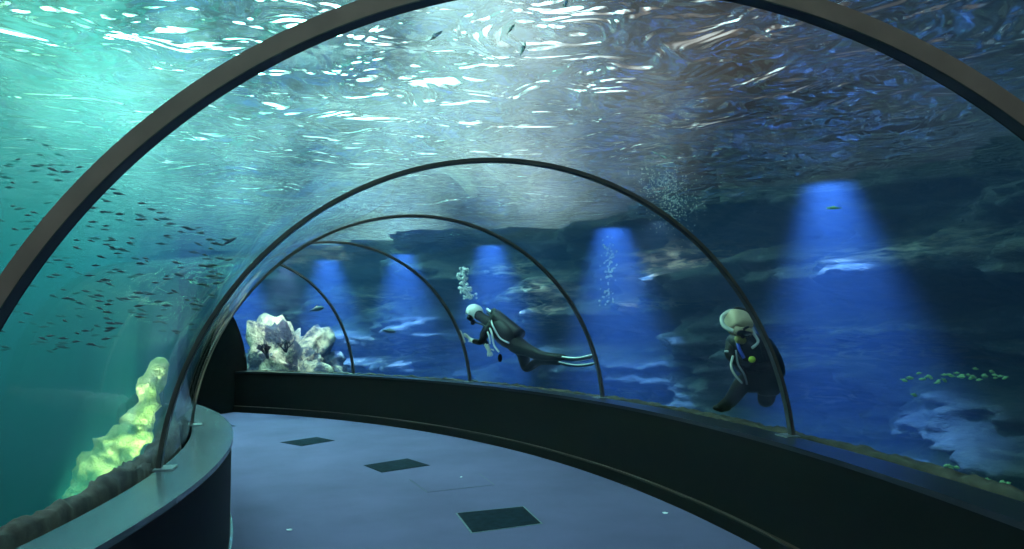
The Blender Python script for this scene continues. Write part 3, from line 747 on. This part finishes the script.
# crouched diver behind the second arch rib
def D2(px, py, dz=0.0): return at(px, py, 5.75 + dz)
root = bpy.data.objects.new('diver', None); COL.objects.link(root); root.location = D2(750, 365)
tag(root, 'crouched diver in black gear and tan hood behind the second arch rib', 'person')
bd = {'pelvis': (D2(763, 374, 0.05), (0.14, 0.13)), 'waist': (D2(759, 362, 0.02), (0.14, 0.13)), 'chest': (D2(752, 347, -0.02), (0.155, 0.135)), 'neckbase': (D2(745, 336, -0.05), 0.08),
      'neck': (D2(741, 331, -0.07), 0.06), 'skull': (D2(738, 325, -0.1), (0.085, 0.085)), 'crown': (D2(737, 320, -0.1), (0.07, 0.07)),
      'shR': (D2(732, 340, 0.02), 0.068), 'elR': (D2(730, 356, -0.12), 0.048), 'wrR': (D2(741, 364, -0.2), 0.034),
      'shL': (D2(768, 343, -0.0), 0.068), 'elL': (D2(776, 360, -0.1), 0.048), 'wrL': (D2(763, 367, -0.2), 0.034),
      'hipA': (D2(757, 377, 0.0), 0.1), 'knA': (D2(742, 384, -0.12), 0.075), 'anA': (D2(730, 402, 0.0), 0.058), 'toA': (D2(717, 410, -0.03), 0.038),
      'hipB': (D2(769, 378, 0.04), 0.1), 'knB': (D2(766, 401, -0.06), 0.07), 'anB': (D2(764, 400, 0.3), 0.045), 'toB': (D2(763, 399, 0.42), 0.038)}
ed = [('pelvis', 'waist'), ('waist', 'chest'), ('chest', 'neckbase'), ('neckbase', 'neck'), ('neck', 'skull'), ('skull', 'crown'), ('chest', 'shR'), ('shR', 'elR'), ('elR', 'wrR'),
      ('chest', 'shL'), ('shL', 'elL'), ('elL', 'wrL'), ('pelvis', 'hipA'), ('hipA', 'knA'), ('knA', 'anA'), ('anA', 'toA'), ('pelvis', 'hipB'), ('hipB', 'knB'), ('knB', 'anB'), ('anB', 'toB')]
hand_nodes(bd, ed, 'wrR', D2(750, 366, -0.22) - D2(741, 364, -0.2), -toC, 'hr', 0.7)
hand_nodes(bd, ed, 'wrL', D2(753, 368, -0.22) - D2(763, 367, -0.2), -toC, 'hl', 0.7)
body = skin_obj('body', bd, ed, M['suit'], root)
hc_ = D2(738.5, 323, -0.1)
fdir = (toC * 0.75 - UPI * 0.6 + RI_ * 0.12).normalized(); fup = (UPI + RI_ * 0.18); fup = (fup - fdir * fup.dot(fdir)).normalized(); fsd = fdir.cross(fup)
paint(body, [(hc_ + fdir * 0.06, 0.085, 1)], [M['skin']])
ellip('hood', hc_, (fdir * 0.1, fsd * 0.095, fup * 0.09), M['hoodtan'], root, lambda v: not (v.x > 0.6 and v.z < 0.2), power=0.6)
ellip('mask', hc_ + fdir * 0.095 + fup * 0.0, (fdir * 0.035, fsd * 0.08, fup * 0.042), M['hoodtan'], root, power=0.6)
ellip('lens', hc_ + fdir * 0.115 + fup * 0.0, (fdir * 0.02, fsd * 0.066, fup * 0.032), M['lens'], root, power=0.6)
ellip('nose', hc_ + fdir * 0.125 - fup * 0.025, (fdir * 0.02, fsd * 0.016, fup * 0.02), M['blackrub'], root)
ellip('regulator', hc_ + fdir * 0.125 - fup * 0.065, (fdir * 0.035, fsd * 0.045, fup * 0.03), M['dull'], root, power=0.7)
tube_obj('breathing_hose', [D2(733, 331, -0.22), D2(724, 326, -0.18), D2(722, 317, -0.12), D2(729, 311.5, -0.02), D2(735, 311, 0.08)], 0.016, M['palehose'], root, 10)
tube_obj('air_hose', [D2(743, 330, -0.22), D2(752, 322, -0.14), D2(748, 312, 0.0), D2(738, 308, 0.05), D2(731, 312, 0.08)], 0.011, M['blackrub'], root)
tube_obj('air_hose', [D2(748, 325, 0.1), D2(754, 334, -0.1), D2(758, 342, -0.18), D2(752, 348, -0.2)], 0.012, M['palehose'], root)
tube_obj('air_hose', [D2(733, 356, -0.2), D2(731, 366, -0.24), D2(735, 375, -0.24), D2(742, 383, -0.2)], 0.009, M['palehose'], root)
tube_obj('air_hose', [D2(736, 350, -0.2), D2(738, 364, -0.22), D2(744, 374, -0.24), D2(747, 384, -0.2)], 0.008, M['steel'], root)
ellip('vest', D2(755, 357, -0.02), (RI_ * 0.2, toC * 0.17, UPI * 0.2 - RI_ * 0.08), M['blackrub'], root, power=0.75)
ellip('vest_pocket', D2(767, 382, -0.1), (RI_ * 0.1, toC * 0.09, UPI * 0.11), M['blackrub'], root, power=0.6)
ellip('vest_pocket', D2(752, 380, -0.1), (RI_ * 0.08, toC * 0.07, UPI * 0.1), M['blackrub'], root, power=0.6)
tube_obj('strap', [D2(737, 338, -0.13), D2(739, 348, -0.19), D2(744, 358, -0.2)], 0.014, M['blue'], root)
tube_obj('strap', [D2(757, 337, -0.12), D2(762, 348, -0.18), D2(765, 360, -0.19)], 0.014, M['blackrub'], root)
ellip('spare_regulator', D2(752, 359.5, -0.24), (RI_ * 0.029, toC * 0.02, UPI * 0.026), M['yellow'], root)
ellip('pressure_gauge', D2(726.5, 351.5, -0.2), (RI_ * 0.018, toC * 0.01, UPI * 0.01), M['white'], root)
tube_obj('air_tank', [D2(744, 331, 0.2), D2(764, 370, 0.24)], 0.085, M['steel'], root, 20)
ellip('boot', D2(722, 408, -0.01), (RI_ * 0.075, toC * 0.05, UPI * 0.03), M['blackrub'], root)
ellip('boot', D2(763, 399, 0.4), (RI_ * 0.04, toC * 0.08, UPI * 0.03), M['blackrub'], root)
